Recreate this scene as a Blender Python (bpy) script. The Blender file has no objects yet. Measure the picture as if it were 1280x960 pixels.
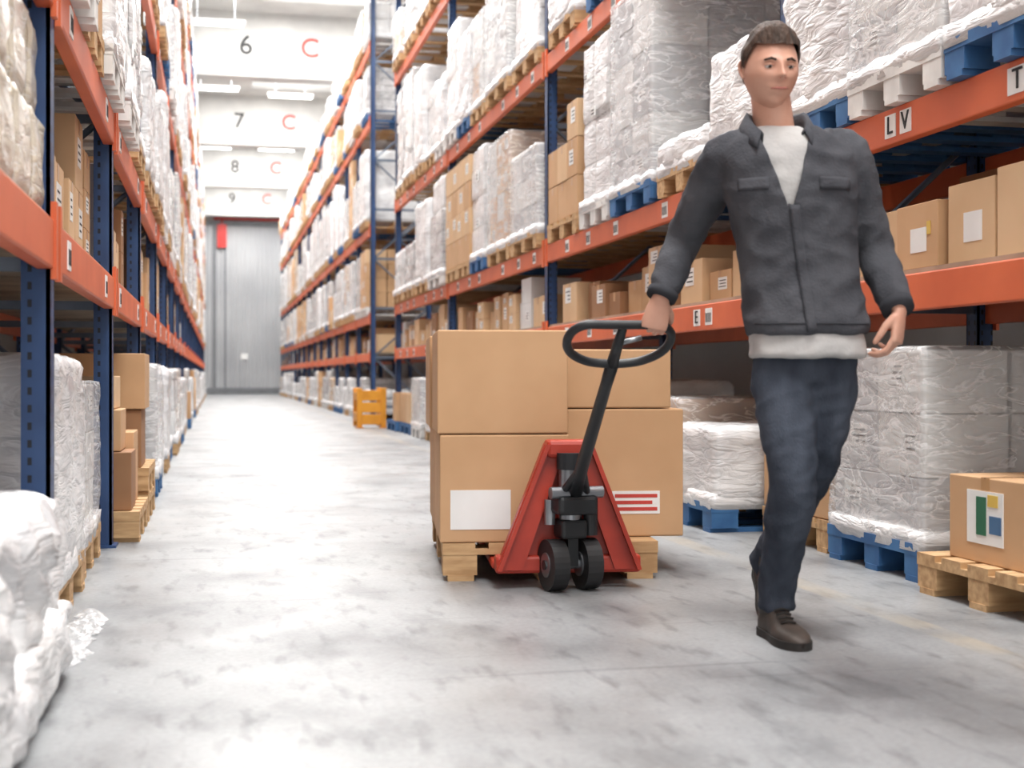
import bpy, bmesh, math, random
from mathutils import Vector, Matrix, noise
from mathutils.bvhtree import BVHTree
R = random.Random(7)
scene = bpy.context.scene
def lin(c):
    return tuple(((v/255)/12.92 if v/255<=0.04045 else ((v/255+0.055)/1.055)**2.4) for v in c)+(1,)

# ------------------------------------------------------------ materials
MATS={}
def pmat(name,c1,c2=None,scale=4,rough=0.6,metal=0.0,bump=0.0,bscale=20,stretch=(1,1,1),contrast=(0.35,0.65),spec=0.5,rvar=0.0):
    m=bpy.data.materials.new(name); m.use_nodes=True
    nt=m.node_tree; N=nt.nodes; L=nt.links
    b=N['Principled BSDF']
    b.inputs['Roughness'].default_value=rough; b.inputs['Metallic'].default_value=metal
    b.inputs['Specular IOR Level'].default_value=spec
    tc=N.new('ShaderNodeTexCoord'); mp=N.new('ShaderNodeMapping'); mp.inputs['Scale'].default_value=stretch
    L.new(tc.outputs['Object'],mp.inputs['Vector'])
    n=N.new('ShaderNodeTexNoise'); n.inputs['Scale'].default_value=scale; n.inputs['Detail'].default_value=3
    L.new(mp.outputs[0],n.inputs['Vector'])
    r=N.new('ShaderNodeValToRGB'); r.color_ramp.elements[0].position=contrast[0]; r.color_ramp.elements[1].position=contrast[1]
    c2=c2 or tuple(min(255,v*0.9) for v in c1)
    r.color_ramp.elements[0].color=lin(c2); r.color_ramp.elements[1].color=lin(c1)
    L.new(n.outputs['Fac'],r.inputs['Fac']); L.new(r.outputs['Color'],b.inputs['Base Color'])
    if bump>0:
        n2=N.new('ShaderNodeTexNoise'); n2.inputs['Scale'].default_value=bscale; n2.inputs['Detail'].default_value=3
        L.new(mp.outputs[0],n2.inputs['Vector'])
        bp=N.new('ShaderNodeBump'); bp.inputs['Strength'].default_value=bump; bp.inputs['Distance'].default_value=0.02
        L.new(n2.outputs['Fac'],bp.inputs['Height']); L.new(bp.outputs[0],b.inputs['Normal'])
    MATS[name]=m; return m
def math_(nt,op,a,b=None):
    n=nt.nodes.new('ShaderNodeMath'); n.operation=op
    for i,v in enumerate((a,b)):
        if v is None: continue
        if isinstance(v,(int,float)): n.inputs[i].default_value=v
        else: nt.links.new(v,n.inputs[i])
    return n.outputs[0]

def wrapmat(name,c1,c2,cline,bw,bh,lf,var=(.80,.79,.77),highlight=.6,bump=.5):
    m=pmat(name,c1,c2,scale=4,rough=0.25,bump=0.0,contrast=(0.3,0.6),spec=0.5)
    nt=m.node_tree; N=nt.nodes; L=nt.links; b=N['Principled BSDF']
    ramp=[n for n in N if n.type=='VALTORGB'][0]
    uv=N.new('ShaderNodeUVMap'); uv.uv_map='UVMap'
    br=N.new('ShaderNodeTexBrick'); br.inputs['Scale'].default_value=1.0
    br.inputs['Brick Width'].default_value=bw; br.inputs['Row Height'].default_value=bh
    br.inputs['Mortar Size'].default_value=0.008; br.inputs['Mortar Smooth'].default_value=0.5; br.offset=0.0
    br.inputs['Color1'].default_value=(1,1,1,1); br.inputs['Color2'].default_value=var+(1,); br.inputs['Mortar'].default_value=lin(cline)
    L.new(uv.outputs[0],br.inputs['Vector'])
    mx=N.new('ShaderNodeMix'); mx.data_type='RGBA'; mx.blend_type='MULTIPLY'; mx.inputs[0].default_value=lf
    L.new(ramp.outputs['Color'],mx.inputs[6]); L.new(br.outputs['Color'],mx.inputs[7])
    tc=[n for n in N if n.type=='TEX_COORD'][0]
    mp=N.new('ShaderNodeMapping'); mp.inputs['Scale'].default_value=(1,1,3.4); mp.inputs['Rotation'].default_value=(0.5,0.35,0.2)
    L.new(tc.outputs['Object'],mp.inputs['Vector'])
    n1=N.new('ShaderNodeTexNoise'); n1.inputs['Scale'].default_value=4.5; n1.inputs['Detail'].default_value=4; n1.inputs['Distortion'].default_value=.9
    L.new(mp.outputs[0],n1.inputs['Vector'])
    a=math_(nt,'ABSOLUTE',math_(nt,'SUBTRACT',n1.outputs['Fac'],0.5))
    sr=N.new('ShaderNodeMapRange'); sr.inputs['From Min'].default_value=0.0; sr.inputs['From Max'].default_value=0.035; sr.inputs['To Min'].default_value=highlight; sr.inputs['To Max'].default_value=0.0
    L.new(a,sr.inputs['Value'])
    m2=N.new('ShaderNodeMix'); m2.data_type='RGBA'; L.new(sr.outputs[0],m2.inputs[0]); L.new(mx.outputs[2],m2.inputs[6]); m2.inputs[7].default_value=lin((246,246,247)); L.new(m2.outputs[2],b.inputs['Base Color'])  # white crease highlights painted into the film's base colour
    bp=N.new('ShaderNodeBump'); bp.inputs['Strength'].default_value=bump; bp.inputs['Distance'].default_value=0.04
    L.new(a,bp.inputs['Height']); L.new(bp.outputs[0],b.inputs['Normal'])
    b.inputs['Coat Weight'].default_value=0.35; b.inputs['Coat Roughness'].default_value=0.12
    return m
wrapmat('wrap_white',(230,230,230),(204,204,206),(130,127,124),0.40,0.30,0.75)
wrapmat('wrap_grey',(202,200,200),(170,169,171),(100,97,96),0.27,0.12,0.65)
wrapmat('wrap_tan',(208,180,148),(188,158,124),(110,84,60),0.40,0.30,0.8,var=(.86,.84,.82),highlight=.75)
wrapmat('wrap_cream',(230,220,202),(204,190,168),(140,120,100),0.30,0.38,0.6)
wrapmat('film_clear',(236,236,236),(206,206,209),(225,225,225),0.5,0.5,0.15,highlight=.6,bump=.65)
# see-through stretch film: clear plastic, more opaque along its painted crease highlights
m=wrapmat('film_transparent',(246,246,246),(236,236,238),(240,240,240),.5,.5,.05,highlight=.3,bump=.6)
nt=m.node_tree; N=nt.nodes; L=nt.links; b=N['Principled BSDF']; out=[n for n in N if n.type=='OUTPUT_MATERIAL'][0]
tr=N.new('ShaderNodeBsdfTransparent'); ms_=N.new('ShaderNodeMixShader')
srn=[n for n in N if n.type=='MAP_RANGE'][0]
mr=N.new('ShaderNodeMapRange'); mr.inputs['From Min'].default_value=0; mr.inputs['From Max'].default_value=.3; mr.inputs['To Min'].default_value=.32; mr.inputs['To Max'].default_value=.8
L.new(srn.outputs[0],mr.inputs['Value'])
L.new(mr.outputs[0],ms_.inputs[0]); L.new(tr.outputs[0],ms_.inputs[1]); L.new(b.outputs[0],ms_.inputs[2]); L.new(ms_.outputs[0],out.inputs['Surface'])
pmat('cardboard',(204,164,124),(194,154,114),scale=3,rough=0.75)
pmat('cardboard_light',(219,185,146),(208,173,134),scale=3,rough=0.75)
pmat('cardboard_dark',(160,118,84),(146,106,74),scale=3,rough=0.75)
pmat('box_white',(230,229,227),(216,215,213),scale=3,rough=0.6)
pmat('box_grey',(196,196,198),(182,182,184),scale=3,rough=0.6)
pmat('carton_tape',(190,148,104),(180,138,96),rough=0.3)
pmat('carton_seam',(95,66,44))
pmat('label_white',(240,240,238),(228,228,226),rough=0.5)
pmat('label_ink',(40,40,42))
pmat('label_green',(40,110,80)); pmat('label_yellow',(225,190,90)); pmat('label_red',(200,70,60)); pmat('label_blue',(70,110,150))
pmat('pallet_wood',(208,172,128),(174,137,96),scale=5,rough=0.8,stretch=(1,6,6))
pmat('pallet_blue',(66,116,166),(44,90,140),scale=6,rough=0.65)
pmat('pallet_white',(232,230,226),(205,203,200),scale=6,rough=0.6)
pmat('rack_orange',(222,110,68),(206,97,58),scale=3,rough=0.45)
pmat('rack_blue',(48,78,124),(36,62,104),scale=4,rough=0.42)
pmat('rack_brace',(120,130,145),(90,100,118),rough=0.4,metal=0.4)
pmat('shelf_deck',(176,158,138),(150,134,116),rough=0.7)
pmat('concrete_white',(196,195,192),(182,181,179),scale=1.5,rough=0.8)
pmat('wall_panel',(200,200,199),(186,186,186),scale=0.7,rough=0.7)
pmat('door_grey',(176,177,179),(160,161,164),scale=0.5,rough=0.5)
pmat('door_frame',(120,122,126))
pmat('number_dark',(36,36,38)); pmat('number_pink',(205,60,52)); pmat('pipe_red',(200,50,45),rough=0.4)
pmat('guard_yellow',(232,160,48),(212,140,38),rough=0.5)
pmat('truck_red',(184,58,38),(160,46,30),scale=6,rough=0.4)
pmat('truck_black',(34,36,40),(26,28,31),rough=0.45)
pmat('wheel_rubber',(40,40,42),(28,28,30),rough=0.55)
pmat('steel',(165,168,172),(140,143,148),rough=0.3,metal=0.8)
pmat('jacket_cloth',(86,87,92),(71,72,77),scale=7,rough=1.0,bump=0.2,bscale=120,spec=0.1)
pmat('jacket_trim',(66,67,71),(58,59,64),rough=1.0,spec=0.1)
pmat('shirt_cloth',(196,194,192),(178,176,175),scale=8,rough=0.9,bump=0.1,bscale=100,spec=0.2)
pmat('jeans_cloth',(74,80,91),(54,59,69),scale=5,rough=1.0,bump=0.25,bscale=140,stretch=(2,2,.6),spec=0.1)
pmat('skin',(212,164,142),(202,150,128),scale=12,rough=0.5)
pmat('lips',(184,116,104)); pmat('hair_brown',(82,62,50),(50,38,31),scale=60,rough=0.7,stretch=(1,1,.25),bump=0.6,bscale=120)
pmat('eye_white',(215,210,205),rough=0.3); pmat('eye_iris',(52,42,36),rough=0.2)
pmat('shoe_leather',(74,64,58),(52,45,41),scale=14,rough=0.6); pmat('shoe_sole',(40,36,34),rough=0.8)
# perforated posts
m=MATS['rack_blue']; nt=m.node_tree; b=nt.nodes['Principled BSDF']
uv=nt.nodes.new('ShaderNodeUVMap'); uv.uv_map='UVMap'; sp=nt.nodes.new('ShaderNodeSeparateXYZ'); nt.links.new(uv.outputs[0],sp.inputs[0])
fu=math_(nt,'ABSOLUTE',math_(nt,'SUBTRACT',math_(nt,'ABSOLUTE',math_(nt,'SUBTRACT',sp.outputs[0],0.05)),0.026))
fv=math_(nt,'ABSOLUTE',math_(nt,'SUBTRACT',math_(nt,'MODULO',sp.outputs[1],0.05),0.025))
h=math_(nt,'MULTIPLY',math_(nt,'LESS_THAN',fu,0.006),math_(nt,'LESS_THAN',fv,0.011))
mx=nt.nodes.new('ShaderNodeMix'); mx.data_type='RGBA'
rp=[n for n in nt.nodes if n.type=='VALTORGB'][0]
nt.links.new(h,mx.inputs[0]); nt.links.new(rp.outputs['Color'],mx.inputs[6]); mx.inputs[7].default_value=lin((10,18,34)); nt.links.new(mx.outputs[2],b.inputs['Base Color'])
def emis(name,c,s):
    m=bpy.data.materials.new(name); m.use_nodes=True; b=m.node_tree.nodes['Principled BSDF']
    b.inputs['Base Color'].default_value=(.9,.9,.9,1); b.inputs['Emission Color'].default_value=c; b.inputs['Emission Strength'].default_value=s; MATS[name]=m
emis('lamp_glow',(1,1,1,1),5); emis('skylight_panel',(0.97,0.99,1,1),2.0)
# floor
m=bpy.data.materials.new('floor_concrete'); m.use_nodes=True; MATS['floor_concrete']=m
nt=m.node_tree; N=nt.nodes; L=nt.links; b=N['Principled BSDF']
tc=N.new('ShaderNodeTexCoord')
def noi(sc,det=5,st=(1,1,1),dist=0,rot=0):
    mp=N.new('ShaderNodeMapping'); mp.inputs['Scale'].default_value=st; mp.inputs['Rotation'].default_value=(0,0,rot); L.new(tc.outputs['Object'],mp.inputs['Vector'])
    n=N.new('ShaderNodeTexNoise'); n.inputs['Scale'].default_value=sc; n.inputs['Detail'].default_value=det; n.inputs['Distortion'].default_value=dist; L.new(mp.outputs[0],n.inputs['Vector']); return n.outputs['Fac']
def ramp(f,p0,p1,c0,c1):
    r=N.new('ShaderNodeValToRGB'); r.color_ramp.elements[0].position=p0; r.color_ramp.elements[1].position=p1
    r.color_ramp.elements[0].color=c0; r.color_ramp.elements[1].color=c1; L.new(f,r.inputs['Fac']); return r.outputs['Color']
def mix(f,a,b_,bt='MIX'):
    x=N.new('ShaderNodeMix'); x.data_type='RGBA'; x.blend_type=bt
    if isinstance(f,float): x.inputs[0].default_value=f
    else: L.new(f,x.inputs[0])
    for i,v in ((6,a),(7,b_)):
        if isinstance(v,tuple): x.inputs[i].default_value=v
        else: L.new(v,x.inputs[i])
    return x.outputs[2]
base=ramp(noi(0.7,4,(1,.7,1),0),0.3,0.7,lin((140,142,145)),lin((160,162,163)))
st=ramp(noi(1.8,8,(1.1,.8,1),0),0.46,0.74,(1,1,1,1),lin((184,184,186)))
c=mix(0.9,base,st,'MULTIPLY')
sc_=ramp(noi(11,9,(1.5,.4,1),0,.35),0.55,0.70,(1,1,1,1),lin((172,172,174)))
c=mix(0.65,c,sc_,'MULTIPLY')
sm=ramp(noi(3.2,10,(1,.55,1),0,-.5),0.56,0.66,(1,1,1,1),lin((190,190,192)))
c=mix(0.6,c,sm,'MULTIPLY')
sc2=ramp(noi(5,3,(.12,5,1),.1,.9),0.66,0.70,(1,1,1,1),lin((206,206,208)))
c=mix(0.6,c,sc2,'MULTIPLY')
fine=ramp(noi(60,3),0.3,0.7,lin((226,226,226)),(1,1,1,1)); c=mix(0.8,c,fine,'MULTIPLY')
sp=N.new('ShaderNodeSeparateXYZ'); L.new(tc.outputs['Object'],sp.inputs[0])
ln=math_(nt,'LESS_THAN',math_(nt,'ABSOLUTE',math_(nt,'SUBTRACT',sp.outputs[0],2.15)),0.05)
lw=math_(nt,'MULTIPLY',ln,ramp(noi(3.5,7,(1,1,1)),0.42,0.66,(0.05,0.05,0.05,1),(.4,.4,.4,1)))
c=mix(lw,c,lin((176,160,132)))
L.new(c,b.inputs['Base Color'])
rr=ramp(noi(2,4),0.3,0.7,(.32,.32,.32,1),(.52,.52,.52,1)); L.new(rr,b.inputs['Roughness'])

# ------------------------------------------------------------ mesh builder
class MB:
    def __init__(s): s.v=[];s.f=[];s.m=[];s.u=[];s.sm=[];s.mats=[];s.xf=Matrix.Identity(4)
    def mi(s,n):
        if n not in s.mats: s.mats.append(n)
        return s.mats.index(n)
    def add(s,vs,fs,mat,uvs=None,smooth=False):
        o=len(s.v); s.v+= [tuple(s.xf@Vector(p)) for p in vs]; k=s.mi(mat)
        for i,f in enumerate(fs):
            s.f.append(tuple(o+j for j in f)); s.m.append(k); s.sm.append(smooth)
            s.u.append(uvs[i] if uvs else [(0,0)]*len(f))
    def box(s,x0,x1,y0,y1,z0,z1,mat,b=0.0):
        if b>0: return s.bbox(x0,x1,y0,y1,z0,z1,mat,b)
        v=[(x,y,z) for z in(z0,z1) for y in(y0,y1) for x in(x0,x1)]
        fs=[(0,4,6,2),(1,3,7,5),(0,1,5,4),(2,6,7,3),(0,2,3,1),(4,5,7,6)]
        us=[]
        for f in fs:
            P=[v[i] for i in f]
            if len({p[0] for p in P})==1: us.append([(p[1]-y0,p[2]-z0) for p in P])
            elif len({p[1] for p in P})==1: us.append([(p[0]-x0,p[2]-z0) for p in P])
            else: us.append([(p[0]-x0+.5,p[1]-y0) for p in P])
        s.add(v,fs,mat,us)
    def bbox(s,x0,x1,y0,y1,z0,z1,mat,b):
        bm=bmesh.new(); bmesh.ops.create_cube(bm,size=1)
        for q in bm.verts: q.co=Vector(((x0+x1)/2+q.co.x*(x1-x0),(y0+y1)/2+q.co.y*(y1-y0),(z0+z1)/2+q.co.z*(z1-z0)))
        bmesh.ops.bevel(bm,geom=list(bm.edges),offset=b,segments=2,affect='EDGES',profile=0.5)
        bm.verts.index_update(); s.add([tuple(q.co) for q in bm.verts],[tuple(w.index for w in f.verts) for f in bm.faces],mat); bm.free()
    def prism(s,prof,axis,a0,a1,mat):
        n=len(prof)
        def P(p,a): return {'x':(a,p[0],p[1]),'y':(p[0],a,p[1]),'z':(p[0],p[1],a)}[axis]
        v=[P(p,a0) for p in prof]+[P(p,a1) for p in prof]
        fs=[(i,(i+1)%n,n+(i+1)%n,n+i) for i in range(n)]+[tuple(range(n))[::-1],tuple(range(n,2*n))]
        s.add(v,fs,mat)
    def tube(s,pts,rads,mat,n=14,ref=(1,0,0),closed=False,smooth=True):
        pts=[Vector(p) for p in pts]; N=len(pts); vs=[]
        if not isinstance(rads,(list,tuple)): rads=[rads]*N
        ref=Vector(ref)
        for i,p in enumerate(pts):
            if closed: t=pts[(i+1)%N]-pts[i-1]
            else: t=pts[min(i+1,N-1)]-pts[max(i-1,0)]
            t.normalize(); sd=ref-t*ref.dot(t)
            if sd.length<1e-3: sd=Vector((0,1,0))-t*t.y
            sd.normalize(); up=t.cross(sd); r=rads[i]; ra,rb=(r if isinstance(r,(list,tuple)) else (r,r))
            for k in range(n):
                a=2*math.pi*k/n; vs.append(p+sd*(ra*math.cos(a))+up*(rb*math.sin(a)))
        fs=[]
        for i in range(N if closed else N-1):
            j=(i+1)%N
            for k in range(n): fs.append((i*n+k,i*n+(k+1)%n,j*n+(k+1)%n,j*n+k))
        if not closed: fs+= [tuple(range(n))[::-1],tuple((N-1)*n+k for k in range(n))]
        s.add(vs,fs,mat,smooth=smooth)
    def cyl(s,p0,p1,r,mat,n=20): s.tube([p0,p1],[r,r],mat,n,ref=(0.3,0.2,1) ,smooth=False)
    def ell(s,c,r,mat,nu=20,nv=14):
        vs=[];fs=[]
        for j in range(1,nv):
            t=math.pi*j/nv
            for i in range(nu):
                a=2*math.pi*i/nu; vs.append((c[0]+r[0]*math.sin(t)*math.cos(a),c[1]+r[1]*math.sin(t)*math.sin(a),c[2]-r[2]*math.cos(t)))
        b0=len(vs); vs.append((c[0],c[1],c[2]-r[2])); vs.append((c[0],c[1],c[2]+r[2]))
        for j in range(nv-2):
            for i in range(nu): fs.append((j*nu+i,j*nu+(i+1)%nu,(j+1)*nu+(i+1)%nu,(j+1)*nu+i))
        for i in range(nu): fs.append((b0,(i+1)%nu,i)); fs.append((b0+1,(nv-2)*nu+i,(nv-2)*nu+(i+1)%nu))
        s.add(vs,fs,mat,smooth=True)
    def mesh(s,name):
        me=bpy.data.meshes.new(name); me.from_pydata(s.v,[],s.f)
        for n in s.mats: me.materials.append(MATS[n])
        me.polygons.foreach_set('material_index',s.m); me.polygons.foreach_set('use_smooth',s.sm)
        ul=me.uv_layers.new(name='UVMap'); fl=[c for f in s.u for q in f for c in q]; ul.data.foreach_set('uv',fl)
        me.update(); return me
    def obj(s,name,parent=None,loc=(0,0,0),rot=0):
        o=bpy.data.objects.new(name,s.mesh(name)); scene.collection.objects.link(o); o.location=loc; o.rotation_euler[2]=rot
        if parent: o.parent=parent
        return o
def empty(name,loc=(0,0,0),rot=0):
    o=bpy.data.objects.new(name,None); scene.collection.objects.link(o); o.location=loc; o.rotation_euler[2]=rot; o.empty_display_size=.2; return o
def cr(pts,n=4):
    P=[tuple(p) for p in pts]; out=[]
    for i in range(len(P)-1):
        a=P[max(i-1,0)];b_=P[i];c=P[i+1];d=P[min(i+2,len(P)-1)]
        for k in range(n):
            t=k/n; out.append(tuple(0.5*((2*b_[q])+(-a[q]+c[q])*t+(2*a[q]-5*b_[q]+4*c[q]-d[q])*t*t+(-a[q]+3*b_[q]-3*c[q]+d[q])*t**3) for q in range(len(b_))))
    out.append(P[-1]); return out
def text(s,loc,size,mat,face,parent,name):
    cu=bpy.data.curves.new(name,'FONT'); cu.body=s; cu.size=size; cu.align_x='CENTER'; cu.align_y='CENTER'; cu.extrude=0.002
    if size>.3: cu.offset=.008
    o=bpy.data.objects.new(name,cu); scene.collection.objects.link(o)
    dg=bpy.context.evaluated_depsgraph_get(); dg.update(); me=bpy.data.meshes.new_from_object(o.evaluated_get(dg)); me.materials.clear(); me.materials.append(MATS[mat])
    bpy.data.objects.remove(o); o=bpy.data.objects.new(name,me); scene.collection.objects.link(o)
    ax={'-x':((0,-1,0),(0,0,1),(-1,0,0)),'-y':((1,0,0),(0,0,1),(0,-1,0)),'+x':((0,1,0),(0,0,1),(1,0,0))}[face]
    M=Matrix.Identity(4)
    for c in range(3):
        for r in range(3): M[r][c]=ax[c][r]
    o.matrix_world=Matrix.Translation(loc)@M
    if parent: o.parent=parent; o.matrix_parent_inverse=parent.matrix_world.inverted()
    return o

# ------------------------------------------------------------ goods
def pallet(mb,x,y,z,L=1.2,W=0.8,mat='pallet_wood'):
    ys=[y+.07,y+W/2,y+W-.07]
    for yy in ys:
        mb.box(x,x+L,yy-.05,yy+.05,z,z+.022,mat)
        for xx in (x+.0725,x+L/2,x+L-.0725):
            mb.box(xx-.07,xx+.07,yy-.062 if yy!=ys[0] else yy-.068,yy+.062 if yy!=ys[2] else yy+.068,z+.022,z+.1,mat)
    for xx in (x+.0725,x+L/2,x+L-.0725): mb.box(xx-.0725,xx+.0725,y,y+W,z+.1,z+.122,mat)
    g=(W-5*.125)/4
    for i in range(5):
        y0=y+i*(.125+g); mb.box(x,x+L,y0,y0+.125,z+.122,z+.144,mat)
def carton(mb,x0,x1,y0,y1,z0,z1,mat='cardboard',tape_axis='x',label=None,side=-1,b=0.004):
    mb.box(x0,x1,y0,y1,z0,z1,mat,b=b)
    e=.0012; xm=(x0+x1)/2; ym=(y0+y1)/2; tw=.025
    if tape_axis=='x':
        mb.box(x0-e,x1+e,ym-tw,ym+tw,z1-.06,z1+e,'carton_tape')
        mb.box(x0-2*e,x1+2*e,ym-.0015,ym+.0015,z1-.003,z1+1.5*e,'carton_seam')
    elif tape_axis=='y':
        mb.box(xm-tw,xm+tw,y0-e,y1+e,z1-.05,z1+e,'carton_tape')
    if label:
        xf=x0 if side<0 else x1
        w=(y1-y0)*.4; hh=(z1-z0)*.4; ya=y0+(y1-y0)*(.12+.4*R.random()); za=z0+(z1-z0)*(.3+.2*R.random())
        mb.box(xf-.002,xf+.002,ya,ya+w,za,za+hh,'label_white')
        for k in range(3): mb.box(xf-.003,xf+.003,ya+w*.1,ya+w*(.5+.4*R.random()),za+hh*(.2+.25*k),za+hh*(.27+.25*k),'label_ink')
def gridbox(mb,x0,x1,y0,y1,z0,z1,seg,mat,seed=0,r=.03,amp=.012,cell=None,big=0.0,groove=.012):
    nx=max(2,int((x1-x0)/seg));ny=max(2,int((y1-y0)/seg));nz=max(2,int((z1-z0)/seg))
    idx={};vs=[]
    S=Vector((seed*7.3,seed*3.1,seed*5.7))
    def V(i,j,k):
        if (i,j,k) in idx: return idx[(i,j,k)]
        p=Vector((x0+(x1-x0)*i/nx,y0+(y1-y0)*j/ny,z0+(z1-z0)*k/nz))
        q=Vector((min(max(p.x,x0+r),x1-r),min(max(p.y,y0+r),y1-r),min(max(p.z,z0+r),z1-r)))
        n=(p-q)
        n=n.normalized() if n.length>1e-6 else Vector((0,0,1))
        o=q+n*r
        d=0
        if cell:
            for co,lo,cs in ((p.x,x0,cell[0]),(p.y,y0,cell[0]),(p.z,z0,cell[1])):
                t=((co-lo)/cs)%1; t=min(t,1-t)*cs
                if t<.022 and abs(n.z)<.9: d-=groove*(1-t/.022)
            d+=.010*noise.cell(Vector((math.floor((p.x-x0)/cell[0])+seed,math.floor((p.y-y0)/cell[0]),math.floor((p.z-z0)/cell[1]))))-.005
        a=Vector((p.x*2+p.z*5,p.y*2-p.z*6,p.z*9+p.y*4))
        d+=amp*(1-2.2*abs(noise.noise(a*1.1+S)))
        d+=amp*.5*noise.noise(p*16+S)
        if big: d+=big*noise.noise(p*3.2+S)+big*.4*(1-2*abs(noise.noise(p*8+S)))
        o=o+n*(d-amp*.6)
        if k<=0: o.z=z0
        idx[(i,j,k)]=len(vs); vs.append(o); return idx[(i,j,k)]
    fs=[];us=[]
    def F(a,b,c,d,uv): fs.append((V(*a),V(*b),V(*c),V(*d))); us.append(uv)
    dx=(x1-x0)/nx;dy=(y1-y0)/ny;dz=(z1-z0)/nz
    for j in range(ny):
        for k in range(nz):
            uv=[(j*dy,k*dz),(j*dy,k*dz+dz),(j*dy+dy,k*dz+dz),(j*dy+dy,k*dz)]
            F((0,j,k),(0,j,k+1),(0,j+1,k+1),(0,j+1,k),uv)
            F((nx,j,k),(nx,j+1,k),(nx,j+1,k+1),(nx,j,k+1),[uv[0],uv[3],uv[2],uv[1]])
    for i in range(nx):
        for k in range(nz):
            uv=[(i*dx,k*dz),(i*dx+dx,k*dz),(i*dx+dx,k*dz+dz),(i*dx,k*dz+dz)]
            F((i,0,k),(i+1,0,k),(i+1,0,k+1),(i,0,k+1),uv)
            F((i,ny,k),(i,ny,k+1),(i+1,ny,k+1),(i+1,ny,k),[uv[0],uv[3],uv[2],uv[1]])
        for j in range(ny):
            uv=[(i*dx,j*dy),(i*dx,j*dy+dy),(i*dx+dx,j*dy+dy),(i*dx+dx,j*dy)]
            F((i,j,0),(i,j+1,0),(i+1,j+1,0),(i+1,j,0),uv)
            F((i,j,nz),(i+1,j,nz),(i+1,j+1,nz),(i,j+1,nz),[uv[0],uv[3],uv[2],uv[1]])
    mb.add(vs,fs,mat,us,smooth=True)
def plabels(mb,W,H,rr,n):
    for _ in range(n):
        y=rr.uniform(.08,W-.2); z=.146+rr.uniform(.1,max(.12,H-.2)); w=rr.uniform(.06,.11); h=rr.uniform(.05,.1)
        mb.box(-.006,.004,y,y+w,z,z+h,'label_white')
        for k in range(2): mb.box(-.0075,-.004,y+.01,y+w*.8,z+h*(.2+.35*k),z+h*(.34+.35*k),'label_ink')
PROTO={}
def load_mesh(W,H,pal,style,seed):
    key=(round(W,2),round(H,2),pal,style,seed)
    if key in PROTO: return PROTO[key]
    mb=MB(); pallet(mb,0,0,0,1.15,W,'pallet_'+pal)
    rr=random.Random(seed*13+int(W*100)+int(H*100))
    if style in('cartons','clearwhite','cleartan','cleargrey'):
        clear=style!='cartons'
        ms={'cartons':['cardboard','cardboard_light','cardboard'],'clearwhite':['box_white','box_white','box_grey'],'cleartan':['cardboard','cardboard_light','box_white'],'cleargrey':['box_grey','box_grey','box_white']}[style]
        ch=.28 if not clear else (.2 if style=='cleargrey' else .24)
        z=.148; nz=max(1,round(H/ch)); hh=H/nz
        mg=.02 if clear else 0
        for k in range(nz):
            ny=2 if W<.9 else 3
            for j in range(ny):
                for i in range(3):
                    if not clear and k==nz-1 and rr.random()<.2: continue
                    y0=mg+j*(W-2*mg)/ny+.004+rr.random()*.006; x0=mg+i*.368+.004+rr.random()*.008
                    mm=rr.choice(ms)
                    carton(mb,x0,x0+.352,y0,y0+(W-2*mg)/ny-.012,z+k*hh,z+(k+1)*hh-.004,mm,'x' if mm.startswith('card') else None,label=rr.random()<.35)
        if clear: gridbox(mb,.0,1.15,.0,W,.146,.160+H,.03,'film_transparent',seed,.015,.006)
    elif style=='mixed':
        h1=H*(.55+.2*rr.random())
        gridbox(mb,.01,1.14,.01,W-.01,.146,.146+h1,.04,'wrap_grey',seed,.02,.004,(.27,.24))
        gridbox(mb,.06,1.1,.04,W-.06,.146+h1-.01,.146+H,.04,'wrap_white',seed+3,.03,.008,None,.012)
    elif style=='bulky':
        gridbox(mb,.0,1.15,.0,W,.146,.146+H,.036,'film_clear',seed,.05,.009,None,.018)
    else:
        gridbox(mb,.01,1.14,.01,W-.01,.146,.146+H,.036,'wrap_'+style,seed,.02,.004,(.40,.30) if style!='grey' else (.27,.24),.004)
        plabels(mb,W,H,rr,2)
    if style!='cartons':
        gridbox(mb,-.004,1.154,-.004,W+.004,.115,.20,.03,'film_clear',seed+5,.01,.008)
    PROTO[key]=mb.mesh('pallet_load_mesh'); return PROTO[key]
def place_load(name,xf,side,y0,z,W=.8,H=1.0,pal='wood',style='white',seed=0,parent=None):
    o=bpy.data.objects.new(name,load_mesh(W,H,pal,style,seed)); scene.collection.objects.link(o)
    if side>0: o.location=(xf,y0,z)
    else: o.location=(xf,y0+W,z); o.rotation_euler[2]=math.pi
    if parent: o.parent=parent
    return o
def fill_cartons(mb,y0,y1,xf,side,z,hmax,rr,depth=.45):
    y=y0
    while y<y1-.16:
        w=min(rr.uniform(.2,.42),y1-y); x=xf+side*rr.uniform(0,.08); zz=z; hh=rr.uniform(.16,.32)
        m=rr.choice(['cardboard','cardboard_light','cardboard_light','cardboard_dark','cardboard_light','box_white'])
        while zz+hh<z+hmax:
            xa,xb=sorted((x,x+side*depth))
            carton(mb,xa,xb,y+.006,y+w-.006,zz,zz+hh-.002,m,'x' if m!='box_white' else None,label=rr.random()<.55,side=-side,b=.003)
            zz+=hh
            if rr.random()<.3: break
        y+=w+rr.choice([0,0,.01,.05])

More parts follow.
